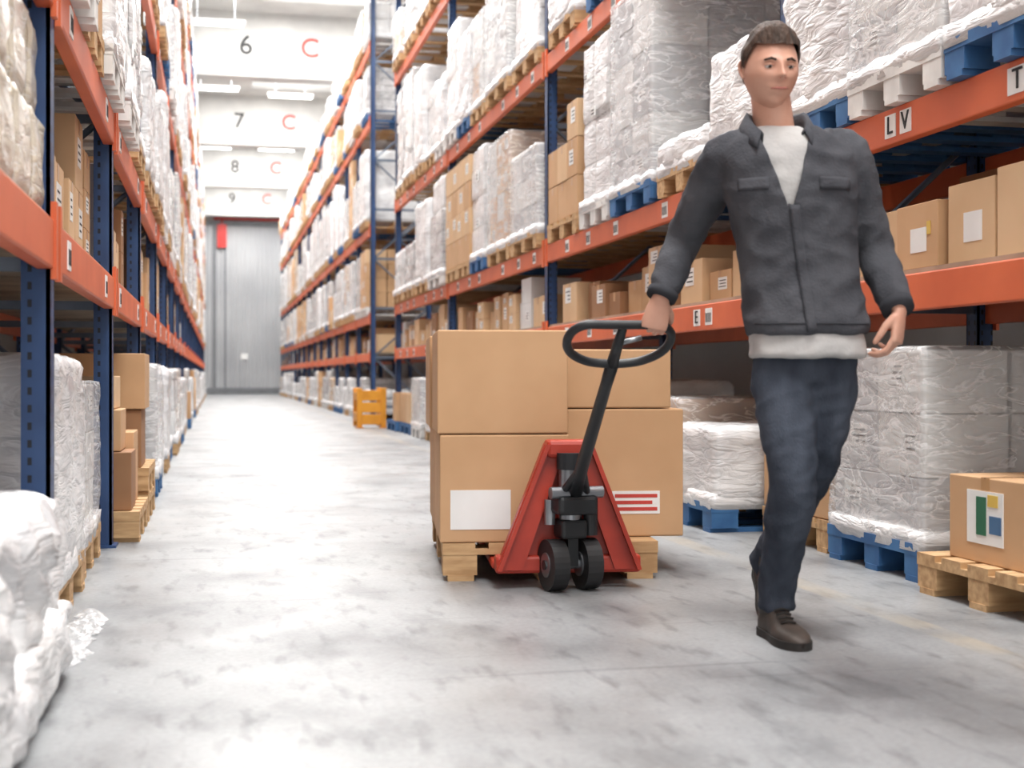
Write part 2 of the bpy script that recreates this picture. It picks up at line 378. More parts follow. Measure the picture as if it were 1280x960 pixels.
# ------------------------------------------------------------ racks
def rack(name,xf,side,Ys,levels,ztop,depth=1.05,decks=()):
    root=empty(name)
    pb=MB(); bb=MB()
    xb=xf+side*depth
    for Y in Ys:
        for x in (xf,xb):
            xa,xc=sorted((x,x+side*(.08 if x==xf else -.08)))
            pb.box(xa if side>0 else xc-.012,xa+.012 if side>0 else xc,Y-.05,Y+.05,0.012,ztop,'rack_blue')
            pb.box(xa,xc,Y-.05,Y-.042,0.012,ztop,'rack_blue'); pb.box(xa,xc,Y+.042,Y+.05,0.012,ztop,'rack_blue')
            pb.box(xa-.02,xc+.02,Y-.07,Y+.07,0,.012,'rack_blue')
        z=.25;f=0; xi,xo=sorted((xf+side*.05,xb-side*.05))
        while z<ztop-.9:
            pb.tube([(xi if f else xo,Y,z),(xo if f else xi,Y,z+.85)],.016,'rack_brace',6,smooth=False)
            pb.box(xi,xo,Y-.015,Y+.015,z-.02,z+.02,'rack_brace'); z+=.85;f=1-f
    for a,c in zip(Ys[:-1],Ys[1:]):
        for lv in levels:
            for x,s in ((xf,-side),(xb,side)):
                p,q=sorted((x+s*.012,x+s*.012-s*.052))
                h=.07
                bb.box(p,q,a+.04,c-.04,lv-h,lv+h,'rack_orange',b=.006)
                xo_,xi_=sorted((x+s*.02,x+s*.004))
                bb.box(xo_,xi_,a+.035,a+.075,lv-.10,lv+.12,'rack_orange'); bb.box(xo_,xi_,c-.075,c-.035,lv-.10,lv+.12,'rack_orange')
        for lv in decks:
            p,q=sorted((xf+side*.01,xb-side*.01)); bb.box(p,q,a+.06,c-.06,lv+.071,lv+.09,'shelf_deck')
    pb.obj('posts',root); bb.obj('beams',root)
    return root
BAY=2.35; B2=4.7
XR=2.60; XL=-.462
RL=[1.10,1.76,3.28,5.15,6.45]; LL=[1.155,1.90,3.4,5.15,6.45]
YR1=[1.25+B2*i for i in range(5)]
YR2=[23.4+BAY*i for i in range(15)]
YL=[-.58+BAY*i for i in range(25)]
r1=rack('pallet_rack',XR,1,YR1,RL,7.3,decks=(RL[0],))
r2=rack('pallet_rack',XR,1,YR2,RL,7.3,decks=(RL[0],))
r3=rack('pallet_rack',XL,-1,YL,LL,7.3,decks=(LL[0],))
def blabel(lb,xf,side,Y,lv,root,s=None,w=.1):
    xa,xb=sorted((xf-side*.012,xf-side*.0155))
    lb.box(xa,xb,Y-w/2,Y+w/2,lv-.045,lv+.045,'label_white')
    if s: text(s,(xf-side*.017,Y,lv),.1,'label_ink','-x' if side>0 else '+x',root,'label_text')
    else:
        for k in range(5):
            y=Y-w*.38+k*w*.18; xc,xd=sorted((xf-side*.0155,xf-side*.0165)); lb.box(xc,xd,y,y+w*.09,lv-.03,lv+.02,'label_ink')
lb=MB()
blabel(lb,XR,1,4.03,1.76,r1,'T',.12); blabel(lb,XR,1,4.90,1.76,r1,'L',.085); blabel(lb,XR,1,4.78,1.76,r1,'V',.085)
blabel(lb,XR,1,3.92,RL[0],r1,'E',.13); blabel(lb,XR,1,7.1,RL[0],r1,'E',.1)
for lv in RL[:3]:
    Y=5.95
    while Y<20:
        for d in (.35,.95,1.6): blabel(lb,XR,1,Y+d+.1*R.random(),lv,r1)
        Y+=BAY
for lv in LL[:3]:
    for Y in YL[2:9]:
        for d in (.3,1.7): blabel(lb,XL,-1,Y+d+.2*R.random(),lv,r3,w=.09)
lb.obj('beam_labels',r1)

gr=empty('stacked_pallet_goods'); gl=empty('stacked_pallet_goods')
STY=['white','clearwhite','grey','mixed','bulky','clearwhite','cartons','cleartan','white','cleargrey','white','bulky']
PAL=['wood','wood','blue','white','wood']
def fillbay(Ya,xf,side,z,hmax,parent,rr,lo=.6,n=None,L=BAY):
    n=n or rr.choice([2,2,3])
    W=.74 if n==3 else rr.choice([.8,1.0])
    gap=(L-.12-n*W)/n
    for i in range(n):
        y=Ya+.06+gap/2+i*(W+gap)
        H=hmax*rr.choice([.82,.9,.97]) if rr.random()<.7 else hmax*lo
        H=round(H*5)/5 if Ya>14 else round(H*10)/10
        st_=rr.choice(STY)
        if Ya>30: st_={'clearwhite':'white','cleargrey':'grey','cleartan':'tan'}.get(st_,st_)
        place_load('pallet_load',xf-side*rr.uniform(.0,.05),side,y,z,W,min(H,hmax),rr.choice(PAL),st_,rr.randint(0,1),parent)
rr=random.Random(5)
for i in range(8):
    Y=1.25+BAY*i
    for z,h in ((RL[1]+.07,1.15),(RL[2]+.07,1.5),(RL[3]+.07,.95),(RL[4]+.07,.8)):
        if Y<10 and z<2: continue
        fillbay(Y,XR-.03,1,z,h,gr,rr)
    if Y>8: fillbay(Y,XR-.1,1,0,.7,gr,rr)
for Y in YR2[:-1]:
    for z,h in ((0,.75),(RL[1]+.07,1.1),(RL[2]+.07,1.5),(RL[3]+.07,.95),(RL[4]+.07,.8)):
        fillbay(Y,XR-.05,1,z,h,gr,rr)
for i,Y in enumerate(YL[:-1]):
    if Y>8: fillbay(Y,XL+.05,-1,0,.75,gl,rr)
    for z,h in ((LL[1]+.07,1.15),(LL[2]+.07,1.4),(LL[3]+.07,.95),(LL[4]+.07,.8)):
        fillbay(Y,XL+.02,-1,z,h,gl,rr)
cb=MB(); rr=random.Random(11)
for Y in YR1[1:-1]: fill_cartons(cb,Y+.08,Y+B2-.08,XR+.04,1,RL[0]+.091,.46,rr)
for Y in YR2[:-1]: fill_cartons(cb,Y+.08,Y+BAY-.08,XR+.04,1,RL[0]+.091,.46,rr)
cb.obj('shelved_cartons')
cb=MB()
for Y in YL[3:-1]: fill_cartons(cb,Y+.08,Y+BAY-.08,XL-.03,-1,LL[0]+.091,.56,rr)
cb.obj('shelved_cartons')
cb=MB()
y=1.95; k=0
while y<3.95:
    gridbox(cb,XL-.55,XL-.02,y,y+.3,LL[0]+.091,LL[0]+.091+.27,.03,'wrap_cream',k,.03,.007,None,.01)
    gridbox(cb,XL-.54,XL-.03,y+.005,y+.29,LL[0]+.357,LL[0]+.62,.03,'wrap_cream',k+9,.03,.007,None,.01); y+=.315;k+=1
cb.obj('paper_wrapped_bales')
cb=MB()
fill_cartons(cb,4.22,6.4,XL-.02,-1,LL[0]+.091,.6,random.Random(4)); cb.obj('shelved_cartons')
# near right shelf A cartons
cb=MB(); z=RL[0]+.091
def C(x0,x1,y0,y1,h,m,lab=True,z=z,col=None):
    carton(cb,x0,x1,y0,y1,z,z+h,m,'y',None)
    if lab:
        cb.box(x0-.002,x0,y0+.08,y0+.2,z+h*.25,z+h*.62,'label_white')
        if col: cb.box(x0-.003,x0-.0,y0+.05,y0+.075,z+h*.5,z+h*.7,col)
C(XR+.04,XR+.5,3.72,4.24,.31,'cardboard_light',True,col='label_yellow'); C(XR+.05,XR+.5,4.27,4.58,.29,'cardboard_light'); C(XR+.03,XR+.45,4.62,4.93,.25,'cardboard',col='label_yellow'); C(XR+.05,XR+.5,4.96,5.3,.25,'cardboard_light')
C(XR+.06,XR+.5,5.33,5.8,.27,'cardboard')
C(XR+.52,XR+.98,4.55,5.3,.44,'cardboard_dark',False); C(XR+.55,XR+.98,3.7,4.4,.42,'cardboard_dark',False)
cb.obj('shelved_cartons')
# near right level B
zB=RL[1]+.07
place_load('pallet_load',XR-.06,1,3.68,zB,.74,1.2,'blue','bulky',1,gr)
place_load('pallet_load',XR-.06,1,4.44,zB,.74,1.2,'white','clearwhite',2,gr)
place_load('pallet_load',XR-.04,1,5.2,zB,.7,1.2,'blue','bulky',3,gr)
place_load('pallet_load',XR-.04,1,6.05,zB,.8,.5,'blue','bulky',4,gr)
place_load('pallet_load',XR-.04,1,6.92,zB,.8,.18,'wood','bulky',5,gr)
place_load('pallet_load',XR-.05,1,7.82,zB,.86,1.22,'blue','cleargrey',6,gr)
place_load('pallet_load',XR-.05,1,8.74,zB,.72,1.15,'white','white',7,gr)
place_load('pallet_load',XR-.03,1,9.6,zB,.9,.84,'wood','cartons',8,gr)
# near right floor level
place_load('wrapped_pallet_load',XR-.02,1,4.65,0,.8,.735,'blue','clearwhite',4)
cb=MB(); pallet(cb,0,0,0,1.15,.8,'pallet_wood')
carton(cb,.06,.5,.22,.68,.145,.435,'cardboard','x')
cb.box(.057,.06,.34,.56,.21,.39,'label_white'); cb.box(.055,.057,.44,.5,.24,.37,'label_green'); cb.box(.055,.057,.35,.42,.25,.31,'label_blue'); cb.box(.055,.057,.37,.43,.34,.38,'label_yellow')
carton(cb,.55,1.05,.1,.7,.145,.5,'cardboard_dark','x')
cb.obj('carton_on_pallet',None,(XR-.12,3.7,0))
place_load('carton_pallet_load',XR+.02,1,5.52,0,.74,.5,'wood','cartons',3)
place_load('wrapped_pallet_load',XR-.2,1,6.38,0,.8,.38,'blue','bulky',5)
place_load('wrapped_pallet_load',XR-.05,1,7.3,0,.8,.5,'wood','cleartan',6)
# near left floor level
cb=MB()
gridbox(cb,-1.45,-.40,2.35,3.8,.15,.47,.02,'film_clear',3,.08,.018,None,.055)
gridbox(cb,-1.4,-.37,2.6,3.78,.03,.19,.02,'film_clear',8,.03,.02,None,.02)
pallet(cb,-1.5,2.6,0,1.1,1.2,'pallet_blue'); cb.obj('film_wrapped_low_load')
place_load('wrapped_pallet_load',XL-.01,-1,4.3,0,.95,.7,'wood','bulky',7)
place_load('wrapped_pallet_load',XL-.03,-1,5.4,0,.8,.6,'wood','cleargrey',8)
cb=MB(); pallet(cb,-1.5,6.6,0,1.12,.8,'pallet_wood'); pallet(cb,-1.5,7.5,0,1.12,.8,'pallet_wood'); pallet(cb,-1.5,7.5,.146,1.12,.8,'pallet_wood')
carton(cb,-.85,-.42,6.65,7.0,.146,.42,'cardboard_dark','y'); carton(cb,-.9,-.47,6.68,7.05,.424,.62,'cardboard','y'); carton(cb,-.9,-.5,6.7,7.1,.624,.78,'cardboard_light','y')
carton(cb,-.85,-.43,7.02,7.38,.146,.5,'cardboard','y')
carton(cb,-.86,-.42,7.52,7.95,.292,.60,'cardboard_dark','y'); carton(cb,-.86,-.4,7.5,7.98,.604,.9,'cardboard','y'); carton(cb,-.86,-.45,8.0,8.28,.292,.8,'cardboard_light','y')
cb.obj('cartons_on_pallets',None,(.03,0,0))
# loose stretch film trailing from the load bases
cb=MB()
for (x,y,w,l,s_) in ((-.40,4.35,.06,.8,1),(-.39,3.95,.05,.3,4)):
    ni,nj=18,60;vs=[];fs=[]
    for i in range(ni+1):
        for j in range(nj+1):
            u=i/ni*2-1;v=j/nj*2-1
            u2=u*math.sqrt(1-v*v/2);v2=v*math.sqrt(1-u*u/2)
            e=1-.7*abs(noise.noise(Vector((0,v*3.5,s_+(3 if u>0 else 0)))))
            p=Vector((x+u2*w*e+.02*noise.noise(Vector((y+v*2,0,s_))),y+v2*l*.5,0)); fall=max(0,1-(u2*u2+v2*v2))
            p.z=.003+fall**.6*(.030*abs(noise.noise(Vector((p.x*30,p.y*14,s_))))+.012*abs(noise.noise(Vector((p.x*60,p.y*50,s_))))); vs.append(p)
    for i in range(ni):
        for j in range(nj): k=i*(nj+1)+j; fs.append((k,k+nj+1,k+nj+2,k+1))
    cb.add(vs,fs,'film_transparent',smooth=True)
cb.obj('loose_plastic_film')
# yellow rack end guard
g=MB(); x,y=2.06,20.35
for k in (0,.36): g.box(x+k,x+k+.08,y,y+.08,0.01,.60,'guard_yellow',b=.008)
for zz in (.05,.23,.41): g.box(x,x+.44,y+.02,y+.06,zz,zz+.155,'guard_yellow',b=.008)
for k in (0,.36):
    for zz in (.1,.41): g.box(x+k,x+k+.08,y+.08,y+.6,zz,zz+.13,'guard_yellow',b=.008)
    g.box(x+k,x+k+.08,y+.55,y+.63,0.01,.60,'guard_yellow',b=.008)
g.box(x-.02,x+.10,y-.02,y+.10,0,.01,'guard_yellow'); g.box(x+.34,x+.46,y-.02,y+.10,0,.01,'guard_yellow')
g.obj('rack_guard')

# ------------------------------------------------------------ building shell
YE=60.0; X0=-2.6; X1=4.9; YB=-4.0
def plain(name,*a,mat='wall_panel'):
    q=MB(); q.box(*a,mat); return q.obj(name)
plain('floor',X0-.2,X1+.2,YB,YE+.2,-.1,0,mat='floor_concrete')
plain('wall_left',X0-.2,X0,YB,YE,0,9.1); plain('wall_right',X1,X1+.2,YB,YE,0,9.1)
q=MB(); q.box(X0,X1,YE,YE+.2,0,9.1,'concrete_white'); we=q.obj('wall_end')
q=MB(); dx0,dx1=-1.6,3.6; n=26
for i in range(n):
    a=dx0+(dx1-dx0)*i/n; w=(dx1-dx0)/n
    q.prism([(a,YE-.05),(a+w*.15,YE-.09),(a+w*.75,YE-.09),(a+w*.9,YE-.05),(a+w,YE-.05),(a+w,YE-.005),(a,YE-.005)],'z',0.01,7.25,'door_grey')
q.box(dx0,dx1,YE-.11,YE-.09,.02,.27,'door_frame')
q.box(-.12,-.02,YE-.14,YE-.09,.0,7.25,'door_frame'); q.box(.35,.42,YE-.13,YE-.09,0,7.25,'door_frame')
q.box(1.05,1.35,YE-.12,YE-.09,1.5,1.75,'label_white')
q.box(dx0-.1,dx1+.1,YE-.16,YE-.005,7.25,7.45,'door_frame'); dr=q.obj('door_1')
q=MB(); q.cyl((-.1,YE-.2,7.55),(3.2,YE-.2,7.55),.05,'pipe_red'); q.box(.05,.45,YE-.25,YE-.16,6.3,7.3,'pipe_red'); q.cyl((.25,YE-.2,7.3),(.25,YE-.2,7.55),.04,'pipe_red')
for xx in (0,1.5,3.1): q.box(xx-.04,xx+.04,YE-.2,YE-.004,7.5,7.6,'pipe_red')
q.obj('fire_pipe',dr)
# ceiling with skylight openings
CZ=9.1; beamsY=[4.4,13.5,22.6,31.8,41.2,50.3,59.3]
q=MB(); sk=MB(); edges=[YB]+beamsY+[YE]
SX0,SX1=1.0,3.3
q.box(X0-.2,SX0,YB,YE+.2,CZ,CZ+.15,'concrete_white'); q.box(SX1,X1+.2,YB,YE+.2,CZ,CZ+.15,'concrete_white')
for a,c in zip(edges[:-1],edges[1:]):
    m0=min(1.2,(c-a)/3); q.box(SX0,SX1,a,a+m0,CZ,CZ+.15,'concrete_white'); q.box(SX0,SX1,c-m0,c,CZ,CZ+.15,'concrete_white')
    sk.box(SX0,SX1,a+m0,c-m0,CZ+.12,CZ+.14,'skylight_panel')
    yy=a+m0
    while yy<c-m0-.2: q.box(SX0,SX1,yy-.03,yy+.03,CZ-.03,CZ+.1,'concrete_white'); yy+=1.1
q.obj('ceiling'); sk.obj('window_1')
for i,Y in enumerate(beamsY):
    bmn=MB()
    bmn.prism([(Y-.28,7.6),(Y+.28,7.6),(Y+.28,7.78),(Y+.12,7.92),(Y+.12,9.1),(Y-.12,9.1),(Y-.12,7.92),(Y-.28,7.78)],'x',X0,X1,'concrete_white')
    o=bmn.obj('ceiling_beam')
    num=str(i+3)
    text(num,(.67,Y-.125,8.33),.62,'number_dark','-y',o,'beam_number'); text('C',(2.12,Y-.125,8.33),.62,'number_pink','-y',o,'beam_letter')
for (x,y) in ((0,8.5),(2,8.5),(0,17.5),(2,17.5),(0,26.5),(0,30.3),(2,37.8),(0,37.2),(-.1,46.8),(2,46.8),(0,55),(2,55)):
    q=MB(); q.box(x-.62,x+.62,y-.1,y+.1,8.45,8.53,'concrete_white',b=.01); q.box(x-.58,x+.58,y-.08,y+.08,8.425,8.455,'lamp_glow'); 
    q.cyl((x-.4,y,8.53),(x-.4,y,9.1),.01,'steel',8); q.cyl((x+.4,y,8.53),(x+.4,y,9.1),.01,'steel',8); q.obj('strip_lamp')
def area(name,x,y,z,sx,sy,p,rot=(0,0,0),col=(1,1,1)):
    l=bpy.data.lights.new(name,'AREA'); l.shape='RECTANGLE'; l.size=sx; l.size_y=sy; l.energy=p; l.color=col
    o=bpy.data.objects.new(name,l); scene.collection.objects.link(o); o.location=(x,y,z); o.rotation_euler=rot; return o
for a,c in zip(edges[:-1],edges[1:]):
    if c-a<3: continue
    area('skylight_light',1.3,(a+c)/2,9.02,3.2,c-a-2.6,(720 if a<15 else 900 if a<30 else 800),(0,0,0),(1,.99,.97))

# ------------------------------------------------------------ pallet truck + load
def rigid(loc,rz): return Matrix.Translation(loc)@Matrix.Rotation(rz,4,'Z')
A=math.radians(-7)
pl=MB()
pl.xf=rigid((.84,5.1,0),A)@Matrix.Rotation(math.pi/2,4,'Z')@Matrix.Translation((0,-.83,0))
pallet(pl,0,0,0,1.2,.83,'pallet_wood')
pl.obj('euro_pallet')
def cartonobj(x0,x1,y0,y1,z0,z1,mat,lab=None):
    q=MB(); carton(q,x0,x1,y0,y1,z0,z1,mat,None,b=.006)
    xm=(x0+x1)/2
    q.box(xm-.025,xm+.025,y0+.01,y1-.01,z1-.002,z1+.0012,'carton_tape')
    if lab==1:
        q.box(x0+.04,x0+.27,y0-.002,y0,z0+.05,z0+.2,'label_white')
    if lab==2:
        q.box(x0+.18,x0+.37,y0-.002,y0,z0+.09,z0+.18,'label_white')
        for k in range(3):
            q.box(x0+.19,x0+.36-.02*(k%2),y0-.003,y0-.001,z0+.102+.026*k,z0+.116+.026*k,'label_red')
    return q.obj('cardboard_box',None,(.85,5.1,0),A)
cartonobj(-.02,.475,.0,.56,.146,.556,'cardboard',1); cartonobj(-.03,.47,.0,.56,.560,.955,'cardboard')
cartonobj(-.02,.475,.6,1.16,.146,.556,'cardboard'); cartonobj(-.04,.46,.6,1.15,.560,.95,'cardboard')
cartonobj(.485,.95,.14,.62,.146,.65,'cardboard',2); cartonobj(.475,.90,.14,.62,.654,.885,'cardboard')
cartonobj(.485,.94,.66,1.16,.146,.65,'cardboard')
truck=empty('pallet_truck',(1.262,4.80,0),A)
t=MB()
for s in (-1,1):
    cx=-.012+s*.19
    t.box(cx-.075,cx+.075,.14,1.35,.06,.092,'truck_red',b=.01); t.box(cx-.06,cx+.06,1.15,1.25,.025,.06,'truck_black')
    t.cyl((cx-.05,1.2,.038),(cx+.05,1.2,.038),.036,'wheel_rubber')
    t.prism([(s*.27,.07),(s*.17,.07),(s*.02,.50),(s*.09,.53)] if s>0 else [(-.17,.07),(-.27,.07),(-.09,.53),(-.02,.50)],'y',.03,.085,'truck_red')
    t.prism([(s*.265,.07),(s*.25,.07),(s*.07,.53),(s*.085,.53)] if s>0 else [(-.25,.07),(-.265,.07),(-.085,.53),(-.07,.53)],'y',.0,.12,'truck_red')
t.box(-.27,.27,.04,.12,.055,.12,'truck_red',b=.012)
t.prism([(-.19,.12),(.19,.12),(.06,.49),(-.06,.49)],'y',.07,.09,'truck_red')
t.box(-.085,.085,.0,.12,.48,.545,'truck_red',b=.015)
t.cyl((0,.0,.2),(0,.0,.46),.042,'steel',24); t.cyl((0,0,.44),(0,0,.5),.05,'truck_black',24); t.cyl((.075,.0,.2),(.075,0,.36),.026,'truck_black')
t.cyl((-.075,.0,.24),(-.075,0,.33),.02,'steel')
t.xf=Matrix.Rotation(math.radians(14),4,'Z')   # steered wheels and yoke
for s in (-1,1):
    t.cyl((s*.035,0,.095),(s*.095,0,.095),.093,'wheel_rubber',28); t.cyl((s*.03,0,.095),(s*.098,0,.095),.045,'steel')
    t.cyl((s*.098,0,.095),(s*.104,0,.095),.018,'truck_black')
t.box(-.05,.05,-.05,.05,.19,.26,'truck_black',b=.012)
t.box(-.075,.075,-.09,.05,.28,.35,'truck_black',b=.015); t.cyl((-.1,-.06,.36),(.1,-.06,.36),.022,'steel')
t.cyl((-.1,0,.095),(.1,0,.095),.018,'steel')
t.box(-.02,.02,-.03,.03,.09,.2,'truck_black')
t.obj('chassis',truck)
t=MB()
truck_inv=rigid((1.262,4.80,0),A).inverted()
def tl(p): return truck_inv@Vector(p)
b0=tl((1.262,4.74,.36)); b1=tl((1.2375,4.18,.818)); d=(b1-b0).normalized(); sdx=d.cross(Vector((0,0,1))).normalized()
if sdx.x<0: sdx=-sdx
t.tube([b0,b0+d*.12,b1-d*.1,b1],[.03,.024,.02,.022],'truck_black',14)
t.tube([b0-d*.02-sdx*.05,b0+d*.16],[.014,.014],'truck_black',10); t.tube([b0-d*.02+sdx*.05,b0+d*.16],[.014,.014],'truck_black',10)
loop=[(0,0),(.08,.012),(.14,.05),(.165,.10),(.158,.155),(.12,.188),(.06,.19),(0,.19),(-.06,.19),(-.12,.188),(-.158,.155),(-.165,.10),(-.14,.05),(-.08,.012)]
lp=cr(loop+[loop[0]],4)[:-1]
t.tube([b1+sdx*a+d*b_ for a,b_ in lp],.0145,'truck_black',12,ref=tuple(d.cross(sdx)),closed=True)
t.tube([b1,b1+d*.19],[.02,.014],'truck_black',12)
t.tube([b1+d*.1,b1+d*.1+sdx*.07+d*.03],[.008,.008],'steel',8)
t.obj('tiller',truck)
barw=rigid((1.262,4.80,0),A)@(b1+d*.19+sdx*.095)

# ------------------------------------------------------------ man
TH=math.atan(370/1700)
MO=(1.63,3.76,0)
man=empty('walking_man',MO,-TH)
Mi=rigid(MO,-TH).inverted()
bar=Mi@barw
def remesh(mb,name,vox,mat,smooth=4,fold=0.0,seed=0,cut=None,solid=0,freq=(9,9,14),planes=()):
    o=mb.obj('tmp'); md=o.modifiers.new('r','REMESH'); md.mode='VOXEL'; md.voxel_size=vox
    ms=o.modifiers.new('s','SMOOTH'); ms.iterations=smooth; ms.factor=.5
    dg=bpy.context.evaluated_depsgraph_get(); dg.update()
    me=bpy.data.meshes.new_from_object(o.evaluated_get(dg)); bpy.data.objects.remove(o)
    if fold:
        nr=[v.normal.copy() for v in me.vertices]
        for v,n in zip(me.vertices,nr):
            p=v.co; a=Vector((p.x*freq[0]+p.z*4,p.y*freq[1],p.z*freq[2]-p.x*5))+Vector((seed,)*3)
            v.co=p+n*(fold*(0.6-1.8*abs(noise.noise(a)))+fold*.35*noise.noise(p*30))
    if cut:
        bm=bmesh.new(); bm.from_mesh(me)
        for co,no,flt in planes:
            fs=[f for f in bm.faces if flt(f.calc_center_median())]
            es={e for f in fs for e in f.edges}; vs={v for f in fs for v in f.verts}
            bmesh.ops.bisect_plane(bm,geom=list(vs)+list(es)+fs,plane_co=co,plane_no=no)
        bmesh.ops.delete(bm,geom=[f for f in bm.faces if cut(f.calc_center_median())],context='FACES'); bm.to_mesh(me); bm.free()
    me.materials.clear(); me.materials.append(MATS[mat])
    for p in me.polygons: p.use_smooth=True; p.material_index=0
    o=bpy.data.objects.new(name,me); scene.collection.objects.link(o); o.parent=man
    if solid: s=o.modifiers.new('t','SOLIDIFY'); s.thickness=solid
    return o
def loft(mb,secs,n=28,mat='skin'):
    secs=cr(secs,4); vs=[];fs=[]
    for (z,cx,cy,rx,ry) in secs:
        for k in range(n):
            a=2*math.pi*k/n; ca,sa=math.cos(a),math.sin(a); e=.85
            vs.append((cx+rx*math.copysign(abs(ca)**e,ca),cy+ry*math.copysign(abs(sa)**e,sa),z))
    N=len(secs)
    for i in range(N-1):
        for k in range(n): fs.append((i*n+k,i*n+(k+1)%n,(i+1)*n+(k+1)%n,(i+1)*n+k))
    fs+=[tuple(range(n))[::-1],tuple((N-1)*n+k for k in range(n))]; mb.add(vs,fs,mat,smooth=True)
def limb(mb,pts,n=18):
    P=cr(pts,4); mb.tube([p[:3] for p in P],[p[3] for p in P],'skin',n)
handd=Vector((-.2,.15,-.97)).normalized(); handn=Vector((0,.98,.15)); handn=(handn-handd*handn.dot(handd)).normalized()
wR=bar-handd*.082-handn*.026
shR=Vector((-.162,.03,1.425)); shL=Vector((.195,.01,1.435)); elR=Vector((-.255,.225,1.21)); elL=Vector((.295,.065,1.16)); wL=Vector((.328,-.085,.965))
j=MB()
loft(j,[(.90,.075,-.004,.176,.134),(.925,.075,-.004,.184,.138),(1.0,.066,.000,.178,.132),(1.12,.052,0.0,.172,.125),(1.24,.038,-.004,.182,.13),(1.35,.026,-.008,.196,.132),(1.43,.018,-.004,.193,.122),(1.48,.006,.002,.155,.105),(1.53,-.012,.006,.078,.080)])
def mid(a,b,t): return a+(b-a)*t
def P4(p,r): return (p.x,p.y,p.z,r)
limb(j,[P4(shR+Vector((.06,-.01,.02)),.066),P4(shR,.070),P4(mid(shR,elR,.5),.064),P4(elR,.056),P4(mid(elR,wR,.5),.052),P4(mid(elR,wR,.93),.044)])
limb(j,[P4(shL-Vector((.06,0,-.015)),.066),P4(shL,.070),P4(mid(shL,elL,.5),.065),P4(elL,.058),P4(mid(elL,wL,.5),.053),P4(mid(elL,wL,.93),.044)])
def vl(z): return -.006-.37*(z-1.27)
def vr(z): return .012+.25*(z-1.27)
def vcut(c): return (c.z>1.27 and c.y<.0 and vl(c.z)<c.x<vr(c.z)) or c.z>1.51
flt=lambda c: c.z>1.25 and c.y<.02
jk=remesh(j,'jacket',.009,'jacket_cloth',5,.0085,2,vcut,.006,planes=[((-.006,0,1.27),(1,0,.37),flt),((.012,0,1.27),(1,0,-.25),flt),((0,0,1.51),(0,0,1),lambda c:c.z>1.49)])
bv=BVHTree.FromPolygons([v.co.copy() for v in jk.data.vertices],[tuple(p.vertices) for p in jk.data.polygons])
def patch(q,fx0,fx1,z0,z1,mat,nx=6,nz=6,off=.003,th=.004):
    vs=[];fs=[]
    for jz in range(nz+1):
        z=z0+(z1-z0)*jz/nz; a,b_=fx0(z),fx1(z)
        for i in range(nx+1):
            x=a+(b_-a)*i/nx; h=bv.ray_cast(Vector((x,-1,z)),Vector((0,1,0))); y=(h[0].y if h[0] and h[0].y<0 else -.12)
            vs.append((x,y-off,z))
    for jz in range(nz):
        for i in range(nx): k=jz*(nx+1)+i; fs.append((k,k+1,k+nx+2,k+nx+1))
    q.add(vs,fs,mat,smooth=True)
q=MB()
cxz=lambda z:.002+.14*(1.27-z)
patch(q,lambda z:cxz(z)-.002,lambda z:cxz(z)+.024,.905,1.268,'jacket_cloth',4,24,.004)
patch(q,lambda z:cxz(z)-.005,lambda z:cxz(z)-.002,.905,1.268,'jacket_trim',2,24,.003)
patch(q,lambda z:.085,lambda z:.18,1.316,1.35,'jacket_cloth',8,4,.003); patch(q,lambda z:.085,lambda z:.18,1.313,1.316,'jacket_trim',8,2,.002)
patch(q,lambda z:-.14,lambda z:-.06,1.316,1.35,'jacket_cloth',8,4,.003); patch(q,lambda z:-.14,lambda z:-.06,1.313,1.316,'jacket_trim',8,2,.002)
patch(q,lambda z:-.09,lambda z:.24,.928,.932,'jacket_trim',20,2,.002)
o=q.obj('jacket_placket_and_pockets',man); s=o.modifiers.new('t','SOLIDIFY'); s.thickness=.003; s.offset=0
j=MB()
for e,w in ((elR,wR),(elL,wL)):
    a=mid(e,w,.86);b_=mid(e,w,.97); j.tube([a,b_],[.049,.047],'jacket_trim',20)
j.obj('jacket_cuffs',man)
q=MB()
vs=[];fs=[];na=40
for i in range(na+1):
    a=math.radians(-146+290*i/na)
    f=max(0,abs(math.degrees(a))-85)/65
    cx,cy=-.013,.004
    zb=1.50-.065*f**1.4
    for (r,dz) in ((.082,0),(.076,.052),(.083,.058),(.100,.022),(.108,-.010)):
        rr_=r+.034*f
        vs.append((cx+rr_*math.sin(a)*(1.0-.05*f),cy+rr_*math.cos(a)-.012*f,zb+dz*(1-.3*f)))
for i in range(na):
    for k in range(4): fs.append((i*5+k,i*5+k+1,(i+1)*5+k+1,(i+1)*5+k))
q.add(vs,fs,'jacket_cloth',smooth=True); o=q.obj('jacket_collar',man); s=o.modifiers.new('t','SOLIDIFY'); s.thickness=.005
j=MB(); loft(j,[(.832,.078,-.006,.172,.130),(.90,.076,-.004,.166,.124),(1.0,.064,.002,.158,.112),(1.12,.050,0,.152,.106),(1.24,.036,-.004,.165,.113),(1.35,.024,-.008,.178,.120),(1.43,.016,-.006,.165,.112),(1.475,.004,-.002,.12,.092),(1.51,-.012,.002,.068,.070)])
remesh(j,'tshirt',.010,'shirt_cloth',4,.005,5)
j=MB(); loft(j,[(.96,.075,.008,.132,.090),(.90,.076,.010,.140,.096),(.82,.076,.01,.148,.102),(.76,.075,.012,.13,.095)])
limb(j,[(.005,.008,.88,.076),(.002,-.018,.74,.088),(.02,-.085,.50,.070),(.012,-.05,.36,.067),(.0,.03,.18,.056),(-.005,.05,.085,.058)])
limb(j,[(.145,.012,.88,.076),(.14,.01,.74,.086),(.11,.03,.52,.066),(.085,.17,.40,.063),(.055,.36,.23,.054),(.04,.44,.16,.058)])
remesh(j,'jeans',.009,'jeans_cloth',4,.008,9,freq=(7,7,16))
